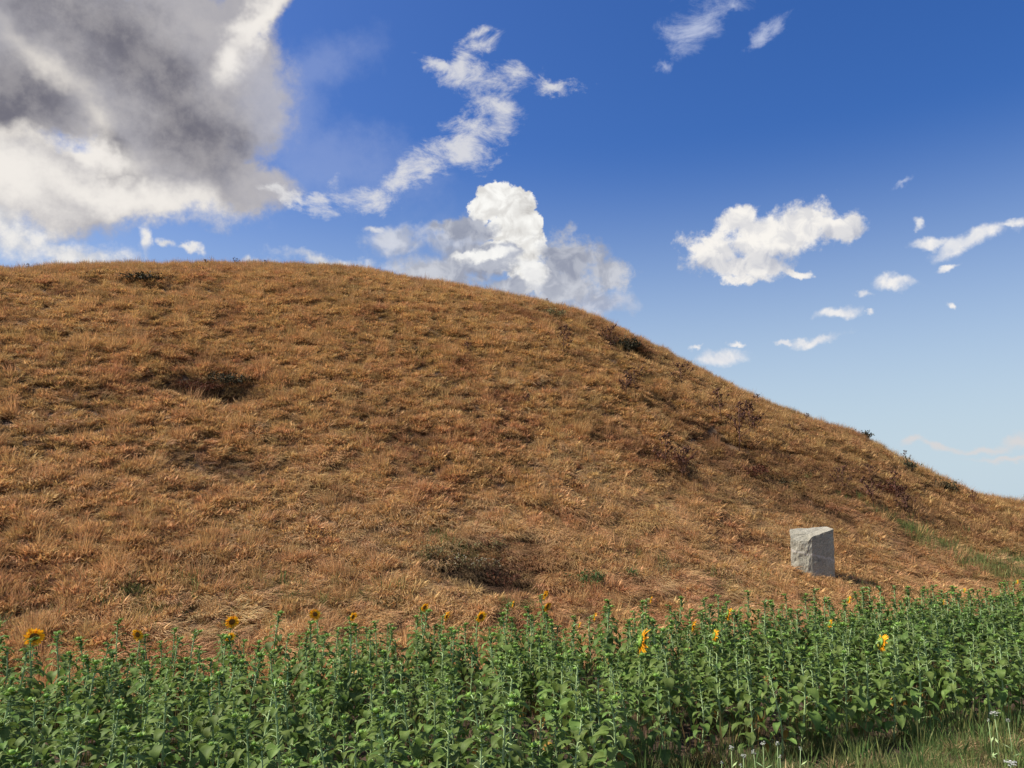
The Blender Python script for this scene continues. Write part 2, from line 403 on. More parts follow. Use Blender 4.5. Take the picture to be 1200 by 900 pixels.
c = np.where((idx >= 7)[:, None], gstraw, c); put(x, y, Hg(x, y), idx, rng.uniform(.3, .85, n), c*rng.uniform(.8, 1.2, (n, 1)))
# swath at the right foot
sw = []
for (px, py, rx, ry, ro) in [(1118,656,1.6,.6,-.7),(1150,668,2.0,.8,-.6),(1188,672,2.2,.8,-.4),(1092,640,1.1,.5,-.8),(1215,668,2.2,.8,-.4)]:
    X, Y, Z = hit(px, py); sw.append((X, Y, rx, ry, ro))
def green_patch(lst, n, wtall=.1, smin=.7, smax=1.3, yel=.35):
    for (cx, cy, rx, ry, ro) in lst:
        u = rng.normal(0, .7, n)*rx; v = rng.normal(0, .7, n)*ry; c, s = math.cos(ro), math.sin(ro)
        x = cx+u*c-v*s; y = cy+u*s+v*c; r1 = rng.uniform(0, 1, n)
        idx = np.where(r1 < .65, rng.integers(0, 4, n), np.where(r1 < 1-wtall, rng.integers(4, 7, n), rng.integers(7, 10, n)))
        m_ = rng.uniform(0, yel*2, (n, 1)); c_ = gcol*(1-m_)+gyel*m_
        put(x, y, np.maximum(H(x, y), Hg(x, y)), idx, rng.uniform(smin, smax, n), c_*rng.uniform(.7, 1.2, (n, 1)))
green_patch(sw, 330, .05, .6, 1.05, .65)
foot = []
for (px, py, rx, ry) in [(60,735,1.6,.3),(150,715,1.0,.4),(200,700,.7,.3),(290,705,1.0,.4),(330,690,.6,.3),(440,690,.6,.3),(455,705,.5,.3),(20,700,.7,.3),(140,690,.5,.2),
                         (880,690,.8,.4),(775,665,.5,.25),(545,650,.6,.25),(520,640,.4,.3),(1010,690,.6,.3),(230,688,.4,.2),(380,712,.5,.3),(600,712,.5,.3)]:
    X, Y, Z = hit(px, py); foot.append((X, Y, rx, ry, .3))
green_patch(foot, 30, .15, .5, 1.0, .5)
# low weeds and seedlings between the sunflower rows
n = 6500; x = rng.uniform(-9, 15, n); y = near_edge(x)+rng.uniform(0, 1, n)*(far_edge(x)-near_edge(x))
k = fbm(x/.7, y/.7, 66, 3)+rng.normal(0, .08, n) > .47; x, y = x[k], y[k]; n = len(x); q_ = rng.uniform(0, 1, (n, 1))**2
put(x, y, Hg(x, y), np.where(rng.uniform(0, 1, n) < .8, rng.integers(4, 7, n), rng.integers(0, 4, n)), rng.uniform(.5, 1.15, n), (gcol*(1-q_)+np.array([.26,.15,.06])*q_)*rng.uniform(.6, 1.1, (n, 1)))
P = np.concatenate(PX); n = len(P); rot = np.stack([rng.normal(0, .08, n), rng.normal(0, .08, n), rng.uniform(0, 6.28, n)], -1)
s = np.concatenate(SC)[:, None]
scatter('green_grass', P, rot, np.repeat(s, 3, 1), np.concatenate(ID), np.concatenate(TI), CG, M_GREEN, 'green grass and low weeds on the verge and at the foot of the mound')

# straw and dry grass at the field edge
# ---------------------------------------------------------------- sunflowers
def leaf(mb, base, az, pitch, L, W, droop, fold, rr, m=0):
    NT, NU = 6, 4; vs = []; fs = []
    ca, sa_ = math.cos(az), math.sin(az); tw = rr.uniform(-.35, .35)
    x = 0; zz = 0; th = pitch; prof = []
    for i in range(NT+1):
        prof.append((x, zz, th)); th -= droop/NT; x += math.cos(th)*L/NT; zz += math.sin(th)*L/NT
    ph = rr.uniform(0, 6)
    for i in range(NT+1):
        t = i/NT; w = W*.5*(math.sin(math.pi*min(1, (t+.10)/1.10)**.62)**.85 if t < 1 else 0.02)
        px, pz, pt = prof[i]
        for j in range(NU+1):
            u = (j-NU/2)/(NU/2)
            back = -.12*L*abs(u)**1.5*(1 if t < .2 else 0)
            lx = px+back*math.cos(pt); ly = u*w
            h = fold*abs(u)*w+.06*W*math.sin(ph+t*7+u*2)*abs(u)+tw*u*w*t
            vx = lx-h*math.sin(pt); vz = pz+h*math.cos(pt)
            vs.append((base[0]+vx*ca-ly*sa_, base[1]+vx*sa_+ly*ca, base[2]+vz))
    for i in range(NT):
        for j in range(NU):
            q = i*(NU+1)+j; fs.append((q, q+1, q+NU+2, q+NU+1))
    mb.add(vs, fs, m)
def sunflower_meshes(seed, bloom=False, tall=1.0):
    rr = random.Random(seed); st = MB(); fo = MB(); hd = MB()
    Ht = rr.uniform(.98, 1.15)*tall; bx, by = rr.uniform(-.05, .05), rr.uniform(-.05, .05)
    def sp(t): return Vector((bx*math.sin(t*3)+.02*math.sin(t*6+seed), by*math.sin(t*2.4), Ht*t))
    n = 9; pts = [sp(k/n) for k in range(n+1)]; pts[0].z = -.04
    top = pts[-1].copy(); face = Vector((1, 0, 0))
    if bloom: pts += [top+Vector((.02, 0, .03)), top+Vector((.05, 0, .035)), top+Vector((.075, 0, .02))]
    else:
        nod = rr.choice((0, 0, .02, .045)); pts += [top+Vector((.004+nod*.6, .0, .02)), top+Vector((.008+nod*1.3, 0, .02-nod*.3))]
    N = len(pts); st.tube(pts, [.0072*(1-k/N)+.0052 for k in range(N)], 6)
    NL = rr.randint(27, 33); ang = rr.uniform(0, 6.28)
    for k in range(NL):
        t = .12+.86*(k/(NL-1))**.85; ang += 2.4+rr.uniform(-.25, .25); b = sp(t)
        size = math.sin(math.pi*min(1, .22+.62*t))
        L = (.045+.135*size*(1-.78*max(0, t-.42)/.58))*rr.uniform(.75, 1.2); pl = L*rr.uniform(.45, .75)
        up = rr.uniform(.5, 1.0)+.5*max(0, t-.6); ca, s_ = math.cos(ang), math.sin(ang)
        p1 = b+Vector((ca*pl*.5, s_*pl*.5, pl*.5*math.tan(min(1.1, up))*.8)); p2 = b+Vector((ca*pl, s_*pl, pl*.62*math.sin(up)*1.1))
        st.tube([b, p1, p2], [.0048, .004, .003], 4, 0, False)
        young = max(0, (t-.72)/.28)
        pitch = rr.uniform(-.5, .25)+.9*young; droop = rr.uniform(.5, 1.5)*(1-.4*young)
        mi = 1 if (t < .26 and rr.random() < .16) else 0
        if mi: pitch, droop = -1.1, .6
        leaf(fo, p2, ang+rr.uniform(-.3, .3), pitch, L, L*rr.uniform(.6, .8)*(1-.35*young), droop, rr.uniform(.15, .5), rr, mi)
    for k in range(9):                           # small leaves tight round the top
        ang += 2.4; L = rr.uniform(.05, .095)
        leaf(fo, top+Vector((0, 0, -.014*k)), ang, rr.uniform(.35, 1.25), L, L*.5, rr.uniform(.3, 1.0), .3, rr)
    pe = MB(); di = MB()
    if not bloom:
        c = pts[-1]+Vector((0, 0, .012)); r = rr.uniform(.019, .027)
        for i in range(4):                       # bud: flattened ball closed by pointed bracts
            pass
        NB, NR = 10, 5; vs = [c+Vector((0, 0, -r*.8))]; fs = []
        for i in range(1, NR):
            th = math.pi*i/NR
            for k in range(NB):
                a_ = 2*math.pi*k/NB; vs.append(c+Vector((math.sin(th)*math.cos(a_)*r, math.sin(th)*math.sin(a_)*r, -math.cos(th)*r*.8)))
        vs.append(c+Vector((0, 0, r*.6)))
        for k in range(NB):
            fs.append((0, 1+(k+1) % NB, 1+k))
            for i in range(NR-2): fs.append((1+i*NB+k, 1+i*NB+(k+1) % NB, 1+(i+1)*NB+(k+1) % NB, 1+(i+1)*NB+k))
            fs.append((1+(NR-2)*NB+k, 1+(NR-2)*NB+(k+1) % NB, len(vs)-1))
        hd.add(vs, fs)
        for k in range(13):
            a_ = k*2.4; o_ = Vector((math.cos(a_), math.sin(a_), 0)); s_ = Vector((-math.sin(a_), math.cos(a_), 0))
            L = r*rr.uniform(1.3, 2.1); b0 = c+o_*r*.85+Vector((0, 0, -r*.4)); e = rr.uniform(.2, .9)
            hd.add([b0-s_*r*.35, b0+s_*r*.35, b0+o_*L*.55+s_*r*.28+Vector((0,0,L*e*.5)), b0+o_*L*.55-s_*r*.28+Vector((0,0,L*e*.5)), b0+o_*L*.75+Vector((0, 0, L*e*1.1))],
                   [(0, 1, 2, 3), (3, 2, 4)])
        return st, fo, hd, None, None
    # open head: faces local +x, tilted a little down
    c = pts[-1]; M = Matrix.Translation(c) @ Matrix.Rotation(R(18), 4, 'Y')
    rd = rr.uniform(.038, .048)
    def add(mb, vs, fs): mb.add([M @ Vector(v) for v in vs], fs)
    prof = [(-.02, .006), (-.012, rd*.7), (0, rd*1.05), (.006, rd)]; vs = []; fs = []; NB = 16
    for (xx, r_) in prof: vs += [(xx, r_*math.cos(2*math.pi*k/NB), r_*math.sin(2*math.pi*k/NB)) for k in range(NB)]
    for i in range(3): fs += [(i*NB+k, i*NB+(k+1) % NB, (i+1)*NB+(k+1) % NB, (i+1)*NB+k) for k in range(NB)]
    fs.append(tuple(range(NB))[::-1]); add(hd, vs, fs)
    for k in range(16):                           # green bracts behind the petals
        a_ = 2*math.pi*(k+.5)/16; o_ = Vector((0, math.cos(a_), math.sin(a_))); s_ = Vector((0, -math.sin(a_), math.cos(a_)))
        b0 = o_*rd*.9+Vector((-.006, 0, 0)); add(hd, [b0-s_*.009, b0+s_*.009, o_*(rd+.035)+Vector((-.022, 0, 0))], [(0, 1, 2)])
    vs = [(.018, 0, 0)]; fs = []
    for (xx, q) in ((.016, .4), (.013, .75), (.006, 1.0)): vs += [(xx, rd*q*math.cos(2*math.pi*k/NB), rd*q*math.sin(2*math.pi*k/NB)) for k in range(NB)]
    fs += [(0, 1+k, 1+(k+1) % NB) for k in range(NB)]
    for i in range(2): fs += [(1+i*NB+k, 1+(i+1)*NB+k, 1+(i+1)*NB+(k+1) % NB, 1+i*NB+(k+1) % NB) for k in range(NB)]
    add(di, vs, fs)
    for k in range(34):
        a_ = 2*math.pi*k/34*1.0+rr.uniform(-.08, .08)+(.09 if k % 2 else 0); o_ = Vector((0, math.cos(a_), math.sin(a_))); s_ = Vector((0, -math.sin(a_), math.cos(a_)))
        L = rr.uniform(.05, .072); fw = rr.uniform(-.35, .6); w = .011; xo = Vector((.004 if k % 2 else 0, 0, 0))
        def q(t, sd, ww): return xo+o_*(rd*.92+L*t)+s_*sd*ww+Vector((fw*L*t*t+.1*L*t, 0, 0))
        add(pe, [q(0,-1,w*.5), q(0,1,w*.5), q(.4,1,w), q(.4,-1,w), q(.75,1,w*.8), q(.75,-1,w*.8), q(1,0,0)], [(0,1,2,3), (3,2,4,5), (5,4,6)])
    return st, fo, hd, di, pe
VAR = []
for k in range(12):
    st, fo, hd, _, _ = sunflower_meshes(300+k); VAR.append((st.mesh('stem', M_STEM), fo.mesh('foliage', [M_LEAF, M_LEAFY]), hd.mesh('bud', M_BUD), (st, fo, hd)))
BVAR = []
for k in range(5):
    st, fo, hd, di, pe = sunflower_meshes(500+k, True); BVAR.append((st.mesh('stem', M_STEM), fo.mesh('foliage', [M_LEAF, M_LEAFY]), hd.mesh('flower_head', M_BUD), di.mesh('disc', M_DISC), pe.mesh('petals', M_PETAL)))

# flowering plants: where each head is in the field
SPOTS = [
 (40,747,-58,1.2,'sunflower with a large open yellow bloom, farthest left of all the blooms'),
 (161,744,-100,.8,'small yellow sunflower bloom standing second from the left at the foot of the mound'),
 (272,729,-60,.95,'yellow sunflower bloom raised above the left buds, third bloom from the left'),
 (270,747,-40,.6,'tiny opening sunflower bloom directly below the third bloom from the left'),
 (369,720,-100,.85,'yellow bloom of a sunflower at the back edge, left of the nearly bare reddish gap'),
 (414,723,-30,.7,'small edge-on sunflower bloom just right of the gap at the left back edge'),
 (498,712,-40,.75,'sunflower bloom at the back edge below the olive shrub, leftmost of three close together'),
 (524,722,-20,.8,'edge-on sunflower bloom, middle one of the three below the olive shrub'),
 (564,723,-50,.85,'sunflower bloom, rightmost of the three below the olive shrub'),
 (601,708,0,.65,'thin yellow-green sunflower bloom seen exactly edge-on below the russet shrub'),
 (639,698,-20,.85,'upper of two stacked sunflower blooms at the back edge left of the green bush'),
 (642,711,-40,.85,'lower of two stacked sunflower blooms at the back edge left of the green bush'),
 (697,723,-5,.75,'edge-on sunflower bloom in the back rows under the green bush'),
 (679,733,-5,.5,'half-opened small sunflower bloom left of and below the one under the green bush'),
 (763,703,-15,.75,'small sunflower bloom at the very back edge midway between green bush and standing stone'),
 (753,753,0,1.7,'tall sunflower with a large drooping yellow bloom seen edge-on in the middle of the field'),
 (854,720,-5,1.1,'yellow sunflower bloom seen edge-on, highest of three in front-left of the standing stone'),
 (813,734,-25,.85,'sunflower bloom, leftmost of three in front-left of the standing stone'),
 (838,745,0,.8,'sunflower bloom, lowest of three in front-left of the standing stone'),
 (995,703,-10,.75,'small sunflower bloom right behind the rows just right of the standing stone'),
 (973,731,0,.65,'thin sunflower bloom bent over in the rows right below the standing stone'),
 (1034,753,0,1.1,'sunflower on a curved pale stem, its yellow bloom bent over right of the standing stone'),
 (1105,706,-10,.55,'tiny sunflower bloom far right near the green grassy swath'),
 (1130,692,-10,.5,'tiny yellow sunflower bloom at the back edge below the green grassy swath'),
 (1192,682,-10,.5,'tiny sunflower bloom at the right-hand end of the back edge'),
]
bloom_xy = []
for i, (px, py, face, hs, lab) in enumerate(SPOTS):
    rx, ry, rz = ray(px, py)
    best = None
    for zt in np.arange(1.10, 1.85, .02):
        k = (zt-HC)/rz; X, Y = rx*k, ry*k
        if near_edge(X)+.2 < Y < far_edge(X)+.35: best = (X, Y, zt); break
    if best is None: zt = 1.4; k = (zt-HC)/rz; best = (rx*k, ry*k, zt)
    X, Y, zt = best; v = BVAR[i % 5]
    cz = sum((Vector(p.co) for p in v[3].vertices), Vector())/len(v[3].vertices)
    s = zt/cz.z; a_ = R(face); ox = (cz.x*math.cos(a_)-cz.y*math.sin(a_))*s; oy = (cz.x*math.sin(a_)+cz.y*math.cos(a_))*s
    root = empty('sunflower', (X-ox, Y-oy, 0), a_, s)
    tag(root, lab, 'sunflower', 'sunflowers in bloom')
    mobj('stem', v[0], root); mobj('foliage', v[1], root); h = mobj('flower_head', v[2], root); d = mobj('disc', v[3], h); p = mobj('petals', v[4], h)
    g = hs*1.2/s; h.scale = (g,)*3; h.location = cz*(1-g)
    bloom_xy.append((X-ox, Y-oy))
# budded plants in drilled rows running parallel to the field edge
plants = []
dx, dy = math.cos(math.atan(.365)), math.sin(math.atan(.365))
row = 0; off = 0
off = -.66
while off < 7.6:
    u = -14
    while u < 22:
        u += max(.17, random.gauss(.345, .1))
        if random.random() < .08: u += .35
        X = u*dx-off*dy+random.gauss(0, .04); Y = 9.0+u*dy+off*dx+random.gauss(0, .05)
        if Y > far_edge(X)+random.uniform(-.3, .25) or Y < near_edge(X)-.1 and X > 1.0: continue
        px, py = to_px(X, Y, 1.1)
        if not (-70 < px < 1270 and py < 925): continue
        # bare gaps seen in the photograph
        bx, by = to_px(X, Y, .3)
        if min((X-p[0])**2+(Y-p[1])**2 for p in bloom_xy) < .03: continue
        gap = any(((bx-g[0])/g[2])**2+((by-g[1])/g[3])**2 < 1 for g in ((340,835,22,30),(620,850,20,22),(700,820,14,22),(560,790,12,14)))
        if gap: continue
        plants.append((math.hypot(X, Y), X, Y, row, px))
    off += .66; row += 1
# two rows nearer than the reference row on the left, cut by the frame's foot
for off in (-1.32, -1.98):
    u = -14
    while u < 4:
        u += max(.18, random.gauss(.36, .09)); X = u*dx-off*dy; Y = 9.0+u*dy+off*dx+random.gauss(0, .05)
        px, py = to_px(X, Y, 1.1)
        if -70 < px < 1270 and py < 925 and X < 2.2+off*.9: plants.append((math.hypot(X, Y), X, Y, -1, px))
plants.sort()
print('plants', len(plants))
NIND = 300-len(SPOTS)
far = []
for i, (d, X, Y, rw, px) in enumerate(plants):
    v = VAR[random.randrange(12)]; s = random.gauss(1.0, .125)*(1.03 if X > 3 else 1.0); s = min(1.2, max(.68, s)); rz = random.uniform(0, 6.28)
    if i >= NIND: far.append((v[3], X, Y, s, rz)); continue
    depth = 'front' if Y < near_edge(X)+1.5 else ('middle' if Y < near_edge(X)+3.3 else 'back')
    side = 'left third' if px < 400 else ('central third' if px < 800 else 'right third')
    root = empty('sunflower', (X, Y, 0), rz, s); root.rotation_euler = (random.gauss(0, .06), random.gauss(0, .06), rz)
    tag(root, 'green sunflower with a closed bud, %s rows of the field, %s of the photo' % (depth, side), 'sunflower', 'green sunflowers with closed buds, %s rows, %s' % (depth, side))
    mobj('stem', v[0], root); mobj('foliage', v[1], root); mobj('bud', v[2], root)
mb = MB()
for (parts, X, Y, s, rz) in far:
    c, s_ = math.cos(rz)*s, math.sin(rz)*s
    for mi, q in enumerate(parts):
        n0 = len(mb.v)
        mb.v += [(X+c*p[0]-s_*p[1], Y+s_*p[0]+c*p[1], p[2]*s) for p in q.v]
        mb.f += [tuple(j+n0 for j in f) for f in q.f]
        mb.m += [0]*len(q.f) if mi == 0 else ([1 if m == 0 else 3 for m in q.m] if mi == 1 else [2]*len(q.f))
if far:
    o = mobj('sunflower_crop', mb.mesh('sunflower_crop', [M_STEM, M_LEAF, M_BUD, M_LEAFY])); tag(o, 'farthest rows of green sunflowers along the foot of the mound', None, None, 'stuff')

# ---------------------------------------------------------------- standing stone
def stone():
    X, Y, Z = hit(957, 682)
    d = math.hypot(X, Y); k = d/FPX
    w, h, dp = 28*k, 58*k, 17*k
    bm = bmesh.new()
    # outline in plan: right front face, left broken corner; top slopes up to the right
    sink = .35
    F = [(-.38*w, -.02*w), (.5*w, 0), (.5*w, dp), (-.95*w, dp*1.05), (-1.0*w, dp*.75), (-.8*w, dp*.3), (-.52*w, .02*w)]
    tops = [.85*h, 1.0*h, 1.03*h, .97*h, .82*h, .75*h, .78*h]
    n = len(F)
    # subdivided faces displaced a little so the stone has worn edges
    N = 9
    lay = []
    for j in range(N+1):
        t = j/N; ring = []
        for i in range(n):
            a, b = F[i], F[(i+1) % n]; ta, tb = tops[i], tops[(i+1) % n]
            for q in range(5):
                s = q/5; x = a[0]+(b[0]-a[0])*s; y = a[1]+(b[1]-a[1])*s; tp = ta+(tb-ta)*s
                z = -sink+(tp+sink)*t
                lowcut = 0
                if x < -.45*w: lowcut = .34*w*max(0, (.55-t))*(-(x+.45*w)/(.5*w))      # left side narrows toward the ground
                ring.append(bm.verts.new((x+lowcut, y, z)))
        lay.append(ring)
    m = len(lay[0])
    for j in range(N):
        for i in range(m): bm.faces.new((lay[j][i], lay[j][(i+1) % m], lay[j+1][(i+1) % m], lay[j+1][i]))
    cx = sum(v.co.x for v in lay[-1])/m; cy = sum(v.co.y for v in lay[-1])/m; cz = sum(v.co.z for v in lay[-1])/m
    c = bm.verts.new((cx, cy, cz+.01))
    for i in range(m): bm.faces.new((lay[-1][i], lay[-1][(i+1) % m], c))
    bmesh.ops.subdivide_edges(bm, edges=bm.edges[:], cuts=1, use_grid_fill=True)
    from mathutils import noise as mn
    for v in bm.verts:
        p = v.co*6; rough = .022 if v.co.x > -.45*w else .045
        nn = mn.noise_vector(p)+mn.noise_vector(p*3)*.4; v.co += nn*rough*(w/1.0)
    me = bpy.data.meshes.new('standing_stone'); bm.to_mesh(me); bm.free()
    mt, nt, b, out = mat('weathered_stone'); tc = nd(nt, 'ShaderNodeTexCoord'); O = tc.outputs['Object']
    n1 = noise(nt, 2.2, 8, .65, O); n2 = noise(nt, 26, 6, .7, O)
    c1 = ramp(nt, n1.outputs[0], [(.3,(.23,.215,.165)),(.5,(.36,.335,.26)),(.7,(.47,.44,.345))])
    c2 = ramp(nt, n2.outputs[0], [(.35,(.5,.5,.47)),(.6,(1,1,1))])
    mx = nd(nt, 'ShaderNodeMix', data_type='RGBA', blend_type='MULTIPLY'); mx.inputs[0].default_value = 1
    nt.links.new(c1, mx.inputs[6]); nt.links.new(c2, mx.inputs[7])
    # pale crack-like vein across the face
    sx = nd(nt, 'ShaderNodeSeparateXYZ'); nt.links.new(O, sx.inputs[0])
    n3 = noise(nt, 3, 4, .6, O)
    def M(op, a, b=None):
        q = nd(nt, 'ShaderNodeMath', operation=op)
        for i_, v_ in enumerate((a, b)):
            if v_ is None: continue
            if hasattr(v_, 'links'): nt.links.new(v_, q.inputs[i_])
            else: q.inputs[i_].default_value = v_
        return q.outputs[0]
    zline = M('ADD', M('MULTIPLY', sx.outputs[0], -.22), .48*h)
    zline = M('ADD', zline, M('MULTIPLY', M('SUBTRACT', n3.outputs[0], .5), .35))
    dd = M('ABSOLUTE', M('SUBTRACT', sx.outputs[2], zline))
    mk = nd(nt, 'ShaderNodeMapRange'); mk.inputs['From Min'].default_value = .012; mk.inputs['From Max'].default_value = .04; mk.inputs['To Min'].default_value = .45; mk.inputs['To Max'].default_value = 0
    nt.links.new(dd, mk.inputs[0])
    m2 = nd(nt, 'ShaderNodeMix', data_type='RGBA'); nt.links.new(mk.outputs[0], m2.inputs[0]); nt.links.new(mx.outputs[2], m2.inputs[6]); m2.inputs[7].default_value = (.52,.48,.43,1)
    nt.links.new(m2.outputs[2], b.inputs['Base Color']); b.inputs['Roughness'].default_value = .9
    bp = nd(nt, 'ShaderNodeBump'); bp.inputs['Strength'].default_value = .6; bp.inputs['Distance'].default_value = .03
    nt.links.new(n2.outputs[0], bp.inputs['Height']); nt.links.new(bp.outputs[0], b.inputs['Normal'])
    me.materials.append(mt)
    o = mobj('standing_stone', me); o.location = (X+.22*w, Y, Z-.06); o.rotation_euler = (R(2), R(1), R(3))
    tag(o, 'squat grey standing stone with a slanting top at the foot of the mound', 'stone')
    print('stone', X, Y, Z, w, h)
stone()

# ---------------------------------------------------------------- dead thistles and shrubs on the mound
def thistle_mesh(seed, h, spread, nbr, head=.03):
    rr = random.Random(seed); st = MB(); hd = MB()
    br = MB()
    st.tube([(0, 0, -.1), (.01, .01, h*.4), (rr.uniform(-.04, .04), 0, h*.95)], [.013, .011, .006], 5)
    def spiky(c, r):
        for k in range(16):
            v = Vector((rr.gauss(0, 1), rr.gauss(0, 1), rr.gauss(.2, 1))).normalized(); s = v.orthogonal().normalized()*r*.45
            s2 = v.cross(s)
            hd.add([c+s*.8, c-s*.5+s2*.7, c-s*.5-s2*.7, c+v*r*rr.uniform(1.1, 1.9)], [(0, 1, 3), (1, 2, 3), (2, 0, 3)])
    spiky(Vector((0, 0, h)), head*1.2)
    for k in range(nbr):
        t = rr.uniform(.25, .92); a_ = rr.uniform(0, 6.28); L = spread*(1.15-t)*rr.uniform(.6, 1.2); up = rr.uniform(.5, 1.3)
        b = Vector((0, 0, h*t)); e = b+Vector((math.cos(a_)*L, math.sin(a_)*L, L*up)); m_ = (b+e)/2+Vector((math.cos(a_)*L*.12, math.sin(a_)*L*.12, -L*.12))
        br.tube([b, m_, e], [.008, .006, .004], 4, 0, False); spiky(e, head*rr.uniform(.7, 1.1))
        for q in range(rr.randint(1, 3)):
            s0 = b.lerp(e, rr.uniform(.35, .8)); a2 = a_+rr.uniform(-1, 1); l2 = L*.4
            e2 = s0+Vector((math.cos(a2)*l2, math.sin(a2)*l2, l2*rr.uniform(.6, 1.6))); br.tube([s0, e2], [.005, .003], 4, 0, False); spiky(e2, head*rr.uniform(.5, .9))
        # curled dead leaves along the branch
        for q in range(3):
            s0 = b.lerp(e, rr.uniform(.05, .9)); a2 = rr.uniform(0, 6.28); l2 = rr.uniform(.05, .12); w = .018
            o_ = Vector((math.cos(a2), math.sin(a2), rr.uniform(-.8, .3))); sd = Vector((-math.sin(a2), math.cos(a2), 0))*w
            hd.add([s0-sd*.5, s0+sd*.5, s0+o_*l2*.6+sd, s0+o_*l2*.6-sd, s0+o_*l2+Vector((0, 0, -.03))], [(0, 1, 2, 3), (3, 2, 4)])
    br.add(hd.v, hd.f, 1); return st.mesh('stem', M_THIS), br.mesh('branches', [M_THIS, M_THH])
TV = [thistle_mesh(700+k, [1.15,.8,1.0,.65,.9][k], [.5,.45,.35,.3,.5][k], [12,10,9,8,13][k], .034) for k in range(5)]
THIS = [  # base pixel, variant, scale, label
 (866,532,0,1.35,'tall dead thistle with spreading dark branches beside the gully on the right flank'),
 (846,500,2,1.15,'dark dead thistle just up-slope of the tall spreading one'),
 (882,512,4,1.1,'bushy dead thistle just right of the tall spreading one'),
 (800,455,4,1.0,'broad dead thistle above the gully, well left of the tall spreading one'),
 (735,470,3,1.2,'small dead thistle below the gully in the middle of the right flank'),
 (744,458,1,.9,'thin dead thistle next to the small one below the gully'),
 (659,420,0,.95,'lone dark candelabra-shaped dead thistle left of the dark bush'),
 (715,412,4,1.0,'spiky dead thistle touching the left side of the dark bush'),
 (780,556,2,1.0,'rusty dead thistle low on the slope below the gully, left one of a pair'),
 (800,566,4,1.0,'rusty dead thistle low on the slope below the gully, right one of a pair'),
 (1143,596,0,.5,'forked dead thistle standing at the end of the right-hand dark gully'),
 (1052,596,2,1.0,'dead thistle in the russet growth above the green swath, upper one'),
 (1068,612,1,1.0,'dead thistle in the russet growth above the green swath, lower one'),
 (1020,566,4,.9,'dead thistle midway between the skyline and the standing stone'),
 (1024,600,1,1.1,'dead thistle up-slope to the right of the standing stone'),
 (988,578,4,.8,'low dead thistle directly up-slope of the standing stone'),
 (888,476,3,1.1,'grey-green thistle breaking the skyline of the right flank'),
 (1063,533,2,.85,'forked dead thistle on the skyline above the right-hand gully'),
 (945,482,3,.8,'tiny dead thistle on the skyline between the grey-green one and the forked one'),
 (240,312,3,.8,'wiry dead thistle on the summit skyline, left of the dark tuft'),
 (310,312,4,.55,'dark tuft of dead thistle standing on the summit skyline'),
 (33,316,1,.6,'dead thistle at the left end of the summit skyline'),
 (276,312,1,.5,'short dead thistle on the summit between the wiry one and the dark tuft'),
 (420,322,3,.6,'single thin stalk on the skyline where the summit starts to drop'),
 (640,360,2,.6,'dead thistle near the skyline above the start of the gully'),
 (925,510,3,.9,'small dead thistle on the bare tan slope under the skyline'),
 (548,415,1,.6,'small dead thistle alone on the upper middle slope'),
 (620,480,3,.7,'little dead thistle alone in the middle of the slope'),
]
for (px, py, v, s, lab) in THIS:
    X, Y, Z = hit(px, py); root = empty('dead_thistle', (X, Y, Z-.02), random.uniform(0, 6.28), s*(.85 if 'skyline' in lab else 1.3))
    root.rotation_euler.x = random.gauss(0, .08); tag(root, lab, 'thistle', 'dead thistles on the mound')
    mobj('stem', TV[v][0], root); mobj('branches', TV[v][1], root)

def shrub(px, py, w, h, m, lab, name='shrub', cat='shrub', n=900, leafs=.045, seeds=0, sd=0):
    rr = random.Random(sd+int(px)); X, Y, Z = hit(px, py); leafs *= max(1, math.hypot(X, Y)/17); root = empty(name, (X, Y, Z-.03), 0)
    tag(root, lab, cat, None); st = MB(); fo = MB(); sh = MB(); tips = []
    for k in range(int(10+w*14)):
        a_ = rr.uniform(0, 6.28); q = math.sqrt(rr.random())
        ex = Vector((math.cos(a_)*q*w/2, math.sin(a_)*q*w/2*.8, h*rr.uniform(.55, 1)*(1-.45*q*q)))
        b = Vector((ex.x*.45, ex.y*.45, -.05)); m_ = b.lerp(ex, .5)+Vector((0, 0, .05)); st.tube([b, m_, ex], [.008, .006, .003], 4, 0, False); tips.append((b, m_, ex))
    for k in range(n):
        b, m_, e = rr.choice(tips); t = rr.uniform(.15, 1.05); c = (b.lerp(m_, t*2) if t < .5 else m_.lerp(e, t*2-1))+Vector((rr.gauss(0, .06), rr.gauss(0, .06), rr.gauss(0, .045)))
        d = Vector((rr.gauss(0, 1), rr.gauss(0, 1), rr.gauss(.4, .8))).normalized(); s = d.orthogonal().normalized(); s.rotate(Matrix.Rotation(rr.uniform(0, 3), 3, d))
        L = leafs*rr.uniform(.6, 1.5); fo.add([c, c+d*L*.5+s*L*.25, c+d*L, c+d*L*.5-s*L*.25], [(0, 1, 2, 3)])
    for k in range(seeds):
        b, m_, e = rr.choice(tips); c = e+Vector((rr.gauss(0, .1), rr.gauss(0, .1), rr.gauss(0, .07))); r = rr.uniform(.010, .018)
        sh.add([c+Vector(v)*r for v in ((1,0,0),(-1,0,0),(0,1,0),(0,-1,0),(0,0,1),(0,0,-1))], [(0,2,4),(2,1,4),(1,3,4),(3,0,4),(2,0,5),(1,2,5),(3,1,5),(0,3,5)])
    mobj('branches', st.mesh('branches', M_TWIG), root); mobj('foliage', fo.mesh('foliage', m, False), root)
    if seeds: mobj('seed_heads', sh.mesh('seed_heads', M_SEED), root)
shrub(733,412,1.9,.75,M_SHD,'dark bushy shrub just under the skyline, right above the gully', n=1500)
shrub(225,458,1.9,.38,M_SHR,'low dark russet growth in the left half of the dark hollow on the upper slope', n=1100)
shrub(262,450,1.9,.42,M_SHD,'low dark green growth in the right half of the dark hollow on the upper slope', n=1100)
